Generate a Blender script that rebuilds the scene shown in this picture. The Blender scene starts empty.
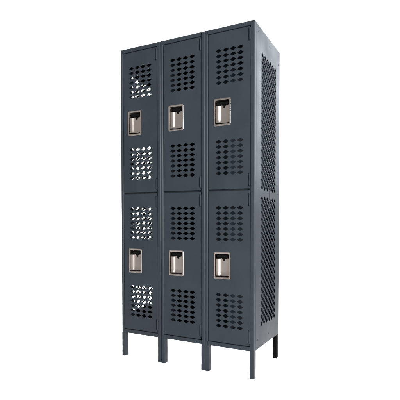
import bpy, bmesh, math
from mathutils import Vector, Matrix
from mathutils.geometry import tessellate_polygon

S = bpy.context.scene
C = S.collection
I = 0.0254                       # all locker dimensions below are in inches
LEAN = 0.03                      # the floor (and the locker on it) falls slightly to the back

# ------------------------------------------------------------------ camera
def make_camera():
    yaw, pit, rol = 0.47433, -0.02896, -0.00078
    cy, sy = math.cos(yaw), math.sin(yaw)
    f = Vector((-sy*math.cos(pit), cy*math.cos(pit), math.sin(pit)))
    r = Vector((cy, sy, 0)); u = r.cross(f)
    c, s = math.cos(rol), math.sin(rol)
    r2 = c*r + s*u; u2 = -s*r + c*u
    cd = bpy.data.cameras.new("camera"); co = bpy.data.objects.new("camera", cd); C.objects.link(co)
    m = Matrix((r2, u2, -f)).transposed().to_4x4()
    m.translation = Vector((1.69691, -2.18034, 0.89964))
    co.matrix_world = m
    cd.sensor_width = 36; cd.lens = 415.94/400*36; cd.shift_y = 30.51/400
    cd.clip_start = 0.05; cd.clip_end = 500
    S.camera = co
make_camera()

# ------------------------------------------------------------------ light: white studio
w = bpy.data.worlds.new("World"); S.world = w; w.use_nodes = True
bg = w.node_tree.nodes["Background"]
bg.inputs[0].default_value = (1.0, 1.0, 1.0, 1); bg.inputs[1].default_value = 1.25

def area(name, loc, target, sx, sy, power, col=(1, 1, 1)):
    d = bpy.data.lights.new(name, 'AREA'); d.shape = 'RECTANGLE'; d.size = sx; d.size_y = sy
    d.energy = power; d.color = col
    o = bpy.data.objects.new(name, d); C.objects.link(o); o.location = loc
    o.rotation_euler = (Vector(target)-Vector(loc)).to_track_quat('-Z', 'Y').to_euler()
    return o
soft = area("softbox", (2.6, 4.2, 2.75), (0.9, 0.2, 1.4), 2.2, 2.5, 22, (0.90, 0.965, 1.05))
soft.data.spread = math.radians(70)
area("strip_light", (3.9, -2.15, 1.75), (0.6, 0.1, 1.0), 0.4, 1.7, 560, (1, 0.99, 0.98))
back = area("floor_fill", (-2.6, 4.0, 0.6), (0.2, 0.2, 0), 3.0, 0.8, 350)  # added lamp, unseen: brightens the floor beneath the locker body
back.data.spread = math.radians(80)
S.view_settings.view_transform = 'Standard'; S.view_settings.look = 'None'
S.view_settings.exposure = 0; S.view_settings.gamma = 1

# ------------------------------------------------------------------ materials
def mat(name, base, rough, metal=0.0, spec=0.5, noise=0.0, bump=0.0, bscale=900, rvar=0.0):
    m = bpy.data.materials.new(name); m.use_nodes = True
    nt = m.node_tree; b = nt.nodes["Principled BSDF"]
    b.inputs["Base Color"].default_value = (*base, 1); b.inputs["Roughness"].default_value = rough
    b.inputs["Metallic"].default_value = metal; b.inputs["Specular IOR Level"].default_value = spec
    g = nt.nodes.new("ShaderNodeNewGeometry")
    if noise:
        n = nt.nodes.new("ShaderNodeTexNoise"); n.inputs["Scale"].default_value = 5.5; n.inputs["Detail"].default_value = 6
        nt.links.new(g.outputs["Position"], n.inputs["Vector"])
        r = nt.nodes.new("ShaderNodeMapRange"); r.inputs["From Min"].default_value = 0.3; r.inputs["From Max"].default_value = 0.7
        r.inputs["To Min"].default_value = 1-noise; r.inputs["To Max"].default_value = 1+noise
        nt.links.new(n.outputs["Fac"], r.inputs["Value"])
        mx = nt.nodes.new("ShaderNodeVectorMath"); mx.operation = 'SCALE'
        mx.inputs[0].default_value = base
        nt.links.new(r.outputs["Result"], mx.inputs["Scale"])
        nt.links.new(mx.outputs["Vector"], b.inputs["Base Color"])
        if rvar:
            r2 = nt.nodes.new("ShaderNodeMapRange"); r2.inputs["From Min"].default_value = 0.3; r2.inputs["From Max"].default_value = 0.7
            r2.inputs["To Min"].default_value = rough-rvar; r2.inputs["To Max"].default_value = rough+rvar
            nt.links.new(n.outputs["Fac"], r2.inputs["Value"]); nt.links.new(r2.outputs["Result"], b.inputs["Roughness"])
    if bump:
        n2 = nt.nodes.new("ShaderNodeTexNoise"); n2.inputs["Scale"].default_value = bscale; n2.inputs["Detail"].default_value = 2
        nt.links.new(g.outputs["Position"], n2.inputs["Vector"])
        n3 = nt.nodes.new("ShaderNodeTexNoise"); n3.inputs["Scale"].default_value = 7; n3.inputs["Detail"].default_value = 1
        nt.links.new(g.outputs["Position"], n3.inputs["Vector"])
        bp = nt.nodes.new("ShaderNodeBump"); bp.inputs["Strength"].default_value = bump; bp.inputs["Distance"].default_value = 0.0006
        nt.links.new(n2.outputs["Fac"], bp.inputs["Height"])
        bq = nt.nodes.new("ShaderNodeBump"); bq.inputs["Strength"].default_value = 0.4; bq.inputs["Distance"].default_value = 0.01
        nt.links.new(n3.outputs["Fac"], bq.inputs["Height"])
        nt.links.new(bp.outputs["Normal"], bq.inputs["Normal"])
        nt.links.new(bq.outputs["Normal"], b.inputs["Normal"])
    return m
PAINT = mat("slate_powder_coat", (0.0134, 0.0167, 0.0210), 0.40, spec=0.06, noise=0.10, bump=0.25, rvar=0.06)
STEEL = mat("nickel_steel", (0.195, 0.170, 0.157), 0.30, metal=1.0, noise=0.12, bump=0.1, bscale=400, rvar=0.08)
BLACK = mat("black_shade_plastic", (0.0015, 0.0015, 0.0015), 0.5, spec=0.04)
DARK = mat("near_black", (0.001, 0.001, 0.0012), 0.5, spec=0.03)  # near-black, much darker than the slate coat; rear legs only
FLOOR = mat("white_floor", (0.92, 0.92, 0.92), 0.9, spec=0.0)

# ------------------------------------------------------------------ mesh helpers
def obj(name, bm, m, parent=None, recalc=True):
    for v in bm.verts:
        v.co.z -= LEAN*v.co.y
        v.co *= I
    if recalc: bmesh.ops.recalc_face_normals(bm, faces=bm.faces)
    me = bpy.data.meshes.new(name); bm.to_mesh(me); bm.free()
    me.materials.append(m)
    o = bpy.data.objects.new(name, me); C.objects.link(o); o.parent = parent
    return o

def box(bm, a, b, bev=0.05, seg=2, upright=False):
    t = bmesh.new()
    bmesh.ops.create_cube(t, size=1)
    for v in t.verts:
        v.co = Vector([(a[i]+b[i])/2 + v.co[i]*(b[i]-a[i]) for i in range(3)])
    if bev: bmesh.ops.bevel(t, geom=[e for e in t.edges if not upright or abs(e.verts[0].co.z-e.verts[1].co.z) > .5], offset=bev, segments=seg, profile=0.5, affect='EDGES')
    me = bpy.data.meshes.new("t"); t.to_mesh(me); t.free()
    bm.from_mesh(me); bpy.data.meshes.remove(me)

def sheet(bm, outer, holes, f, t, rim=True):
    """a plate of thickness t with holes; f(u, v, w) maps to xyz"""
    loops = [outer]+holes
    flat = [p for l in loops for p in l]
    tris = tessellate_polygon([[Vector((p[0], p[1], 0)) for p in l] for l in loops])
    A = [bm.verts.new(f(p[0], p[1], 0)) for p in flat]
    B = [bm.verts.new(f(p[0], p[1], t)) for p in flat]
    for tr in tris:
        try:
            bm.faces.new([A[i] for i in tr]); bm.faces.new([B[i] for i in reversed(tr)])
        except ValueError: pass
    k = 0
    for li, l in enumerate(loops):
        n = len(l)
        if li or rim:
            for i in range(n):
                j = (i+1) % n
                bm.faces.new((A[k+i], A[k+j], B[k+j], B[k+i]))
        k += n

def rrect(cx, cz, w_, h_, r, n=5):
    pts = []
    for (sx, sz, a0) in ((1, 1, 0), (-1, 1, 90), (-1, -1, 180), (1, -1, 270)):
        for k in range(n+1):
            a = math.radians(a0+90*k/n)
            pts.append((cx+sx*(w_/2-r)+r*math.cos(a), cz+sz*(h_/2-r)+r*math.sin(a)))
    return pts

def loft(bm, loops, cap=True, closed=True):
    rows = [[bm.verts.new(p) for p in l] for l in loops]
    for a, b in zip(rows, rows[1:]):
        n = len(a)
        for i in range(n):
            j = (i+1) % n
            bm.faces.new((a[i], a[j], b[j], b[i]))
    if cap: bm.faces.new(rows[-1])
    return rows

def cyl(bm, cx, cy, z0, z1, r, n=14):
    c = [(cx+r*math.cos(2*math.pi*k/n), cy+r*math.sin(2*math.pi*k/n)) for k in range(n)]
    q = [(cx+.8*r*math.cos(2*math.pi*k/n), cy+.8*r*math.sin(2*math.pi*k/n)) for k in range(n)]
    rows = loft(bm, [[(x, y, z0) for x, y in q], [(x, y, z0+.03) for x, y in c], [(x, y, z1-.03) for x, y in c], [(x, y, z1) for x, y in q]])
    bm.faces.new(list(reversed(rows[0])))

def smooth(o, ang=40):
    o.data.polygons.foreach_set("use_smooth", [True]*len(o.data.polygons))
    o.data.set_sharp_from_angle(angle=math.radians(ang)); o.data.update()

def copy_to(o, parent, loc):
    c = o.copy(); C.objects.link(c); c.parent = parent; c.location = loc
    return c

# ------------------------------------------------------------------ setting
bm = bmesh.new()
R = 1200
n = 96
ring = [bm.verts.new((R*math.cos(2*math.pi*k/n)+18, R*math.sin(2*math.pi*k/n), 0)) for k in range(n)]
bm.faces.new(ring)
fl = obj("floor", bm, FLOOR); fl["kind"] = "structure"

# ------------------------------------------------------------------ the locker bank
W, D, H, L = 36.0, 18.69, 78.0, 6.1
root = bpy.data.objects.new("locker_bank", None); C.objects.link(root); root.empty_display_size = 0.2
root["label"] = "tall slate grey steel locker bank with six vented doors, mesh sides and short legs"
root["category"] = "locker"

# face frame of one locker column (posts and rails around its two doors)
def frame_mesh():
    bm = bmesh.new()
    box(bm, (0.02, 0, L), (0.70, 1.3, H), 0.15, 1, True)
    box(bm, (11.02, 0, L), (11.98, 1.3, H), 0.15, 1, True)
    box(bm, (0.705, 0.012, 77.15), (11.015, 1.0, H-0.004), 0.04)
    box(bm, (0.705, 0.012, L+.004), (11.015, 1.0, 7.0), 0.04)
    box(bm, (0.705, 0.75, 41.2), (11.015, 1.2, 42.4), 0.03)           # stop behind the gap between the two doors
    return bm
fr = obj("door_frame", frame_mesh(), PAINT, root)
for k in (1, 2): copy_to(fr, root, (12*k*I, 0, 0))

# perforated side panels
def diamond(u, v, a, b):
    return [(u+a, v), (u, v+b), (u-a, v), (u, v-b)]
PH, MY = 1.95, 10.1
FIELDS = []
for (z0, z1) in ((10.55, 40.95), (41.75, 73.3)):
    nv = round((z1-z0)/1.64); FIELDS.append((nv, z0, (z1-z0)/nv))
MARG = 0.06
def field_rect(nv, off, PV):
    a, b = MY-3*PH-MARG, MY+3*PH+MARG
    return [(a, off-MARG), (b, off-MARG), (b, off+nv*PV+MARG), (a, off+nv*PV+MARG)]
def plate_mesh(x0, inward):                                           # flat border of the side, with two openings
    bm = bmesh.new()
    outer = [(1.28, L+.01), (D, L+.01), (D, H-.03), (1.28, H-.03)]
    sheet(bm, outer, [field_rect(*f) for f in FIELDS], lambda u, v, w_: (x0+inward*w_, u, v), 0.07)
    for (y, z) in ((2.6, 76.6), (10.5, 76.3), (17.6, 74.6), (17.6, 42), (2.6, 42), (17.6, 9), (2.6, 8.2), (10.5, 8.0)):
        n = 8; r = 0.17; s = -inward
        rows = [[(x0+s*0.001, y+r*math.cos(2*math.pi*k/n), z+r*math.sin(2*math.pi*k/n)) for k in range(n)],
                [(x0+s*0.05, y+.75*r*math.cos(2*math.pi*k/n), z+.75*r*math.sin(2*math.pi*k/n)) for k in range(n)]]
        loft(bm, rows)
    return bm
def screen_mesh(x0, inward, nv, off, PV):                                 # expanded metal: stretched strands that all lean the same way
    bm = bmesh.new(); holes = []; tilt = {}
    for j in range(2*nv-1):
        v = off+PV/2+j*PV/2
        m = 6 if j % 2 == 0 else 5
        for i in range(m):
            h = diamond(MY+(i-(m-1)/2)*PH, v, PH/2-.25, PV/2-.21)
            holes.append(h)
            if j < 2*nv-2: tilt[h[1]] = 0.16
            if j > 0: tilt[h[3]] = -0.10
    sheet(bm, field_rect(nv, off, PV), holes, lambda u, v, w_: (x0+inward*(w_+tilt.get((u, v), 0.0)), u, v), 0.07)
    return bm
for x0, inward in ((W-0.035, -1), (0.035, 1)):
    p = obj("side_panel", plate_mesh(x0, inward), PAINT, root)
    for f in FIELDS: obj("mesh_screen", screen_mesh(x0, inward, *f), PAINT, p)
# upright joining strap across the middle band of the mesh
for x in (W-0.034, 0.034-.04):
    bm = bmesh.new(); box(bm, (x, 10.6, 38.3), (x+.04, 11.3, 44.6), 0.012); obj("joining_strap", bm, PAINT, root)

# walls inside, back, top, shelves
for k in (1, 2):
    bm = bmesh.new(); box(bm, (12*k-.06, 1.31, L+.4), (12*k+.06, D-.08, H-.1), 0); obj("partition", bm, PAINT, root)
bm = bmesh.new(); box(bm, (0.10, D-.07, L+.02), (W-.10, D, H-.05), 0); obj("back_panel", bm, PAINT, root)
bm = bmesh.new(); box(bm, (0.05, 1.01, H-.09), (W-.05, D-.01, H-.01), 0.02); obj("top_panel", bm, PAINT, root)
bm = bmesh.new(); box(bm, (0.10, 1.02, L+.06), (W-.10, D-.09, L+.14), 0); obj("bottom_panel", bm, PAINT, root)
for k in range(3):
    bm = bmesh.new(); box(bm, (12*k+.12, 1.32, 41.75), (12*k+11.88, D-.1, 41.85), 0); obj("shelf", bm, PAINT, root)

# legs
def leg_mesh(x0, y0):
    bm = bmesh.new(); box(bm, (x0, y0, 0), (x0+.965, y0+1.45, L-.002), 0.14, 4, True); return bm
front = obj("leg", leg_mesh(0.025, 0.004), PAINT, root)
for k in range(3):
    for x in (0, 10.98):
        if k or x: copy_to(front, root, ((12*k+x)*I, 0, 0))
rear0 = obj("leg", leg_mesh(0.025, D-1.5), DARK, root); rear0["label"] = "rear leg, near-black"
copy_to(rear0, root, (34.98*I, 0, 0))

# doors: built for the first column, z measured for the upper tier
DX0, DX1 = 0.80, 10.90
YF = 0.07
def door(z0, z1, vents, hz, hc):
    hh = 1.35
    # notched outline, inset by the edge radius
    nd = 0.34
    out = [(DX0, z0), (DX1, z0)]
    for h in hz:
        out += [(DX1, h-hh), (DX1-nd, h-hh), (DX1-nd, h+hh), (DX1, h+hh)]
    out += [(DX1, z1), (DX0, z1)]
    N = len(out)
    def off(d):
        r = []
        for i in range(N):
            p, q, s = out[i-1], out[i], out[(i+1) % N]
            e1 = Vector((q[0]-p[0], q[1]-p[1])).normalized(); e2 = Vector((s[0]-q[0], s[1]-q[1])).normalized()
            n1 = Vector((e1.y, -e1.x)); n2 = Vector((e2.y, -e2.x))
            r.append((q[0]-(n1.x+n2.x)*d, q[1]-(n1.y+n2.y)*d))
        return r
    r = 0.14
    holes = []
    for vc in vents:
        for j in range(7):
            for i in range(4):
                u = 3.42+1.75*i; v = vc+(j-3)*1.185
                a, b = 0.79, 0.41
                holes.append([(u+a, v), (u+.55*a, v+.52*b), (u+.13*a, v+b), (u-.13*a, v+b), (u-.55*a, v+.52*b),
                              (u-a, v), (u-.55*a, v-.52*b), (u-.13*a, v-b), (u+.13*a, v-b), (u+.55*a, v-.52*b)])
    hx = 4.28
    holes.append(rrect(hx, hc, 3.7, 5.7, 0.3, 3))
    bm = bmesh.new()
    sheet(bm, off(r), holes, lambda u, v, w_: (u, YF+w_, v), 0.06, rim=False)
    loops = []
    for k in range(3):
        a = (0, math.pi*.25, math.pi/2)[k]
        loops.append([(p[0], YF+r*(1-math.cos(a)), p[1]) for p in off(r-r*math.sin(a))])
    loops.append([(p[0], YF+.85, p[1]) for p in off(0)])
    loft(bm, loops, cap=False)
    d = obj("door", bm, PAINT, root)
    # hinges
    for h in hz:
        bm = bmesh.new()
        cyl(bm, DX1-.01, 0.03, h-1.25, h+1.25, 0.17)
        box(bm, (DX1-.02, 0.12, h-1.2), (DX1+.1, .2, h+1.2), 0)
        o = obj("hinge", bm, PAINT, d); smooth(o)
    # recessed handle: drawn metal pan with a rim
    bm = bmesh.new()
    def rr(wd, ht, rad, y, dz=0):
        return [(p[0], y, p[1]) for p in rrect(hx, hc+dz, wd, ht, rad, 6)]
    loft(bm, [rr(4.1, 6.1, .34, YF-.002), rr(4.1, 6.1, .34, YF-.05), rr(3.98, 5.98, .32, YF-.10), rr(3.62, 5.52, .30, YF-.10),
              rr(3.45, 5.35, .30, YF-.05), rr(3.35, 5.2, .40, YF+.25), rr(3.25, 5.05, .55, YF+.72)], cap=False)
    box(bm, (hx-.22, YF-.13, hc-2.98), (hx+.22, YF-.02, hc-2.72), 0.04)
    cup = obj("recessed_handle", bm, STEEL, d); smooth(cup, 35)
    # curved finger plate hanging in the pan, its head notched
    bm = bmesh.new()
    prof = [(-1.45, 1.50), (-.62, 1.50), (-.22, 1.62), (.02, 1.05), (.42, .98), (.52, 1.42), (1.0, 1.62), (1.45, 1.58)]
    def top(u):
        for (a, za), (b, zb) in zip(prof, prof[1:]):
            if u <= b+1e-6: return za+(zb-za)*max(0, (u-a))/(b-a)
        return prof[-1][1]
    us = sorted(set([round(-1.45+2.9*k/26, 4) for k in range(27)]+[p[0] for p in prof]))
    def row(t, back):
        out_ = []
        for u in us:
            v = -2.34+(top(u)+2.34)*t
            y = .64-.26*(1-math.tanh((u+.72)/.28))-.2*max(0, (u-.7)/.75)**2                                # dished
            if t <= 0: y -= .16
            elif t < .05: y -= .07
            out_.append((hx+u*1.08, YF+y+back, hc+v))
        return out_
    ts = [0, .04, .1, .25, .4, .55, .7, .85, 1]
    A = [[bm.verts.new(p) for p in row(t, 0)] for t in ts]
    B = [[bm.verts.new(p) for p in row(t, .05)] for t in ts]
    for M_ in (A, B):
        for a, b in zip(M_, M_[1:]):
            for k in range(len(us)-1): bm.faces.new((a[k], a[k+1], b[k+1], b[k]))
    for k in range(len(us)-1):
        bm.faces.new((A[0][k], A[0][k+1], B[0][k+1], B[0][k])); bm.faces.new((A[-1][k], A[-1][k+1], B[-1][k+1], B[-1][k]))
    for q in range(len(ts)-1):
        bm.faces.new((A[q][0], A[q+1][0], B[q+1][0], B[q][0])); bm.faces.new((A[q][-1], A[q+1][-1], B[q+1][-1], B[q][-1]))
    o = obj("finger_plate", bm, STEEL, d); smooth(o, 40)
    # black lock backing behind it; shade of the recess put into its colour
    bm = bmesh.new()
    sheet(bm, rrect(hx, hc, 3.24, 5.04, .55, 4), [], lambda u, v, w_: (u, YF+.70+w_, v), 0.3)
    box(bm, (hx-1.4, YF+.30, hc+1.75), (hx+1.4, YF+.69, hc+2.35), 0.06)
    obj("latch_shade", bm, BLACK, d)
    return d

def children(o): return [c for c in bpy.data.objects if c.parent == o]
up = door(41.97, 77.02, (69.4, 49.15), (75.2, 43.9), 59.3)
lo = door(7.13, 41.62, (34.25, 14.5), (39.5, 9.3), 24.75)
for k in (1, 2):
    for d in (up, lo):
        kids = children(d)
        nd_ = copy_to(d, root, (12*k*I, 0, 0))
        for c in kids: copy_to(c, nd_, c.location)
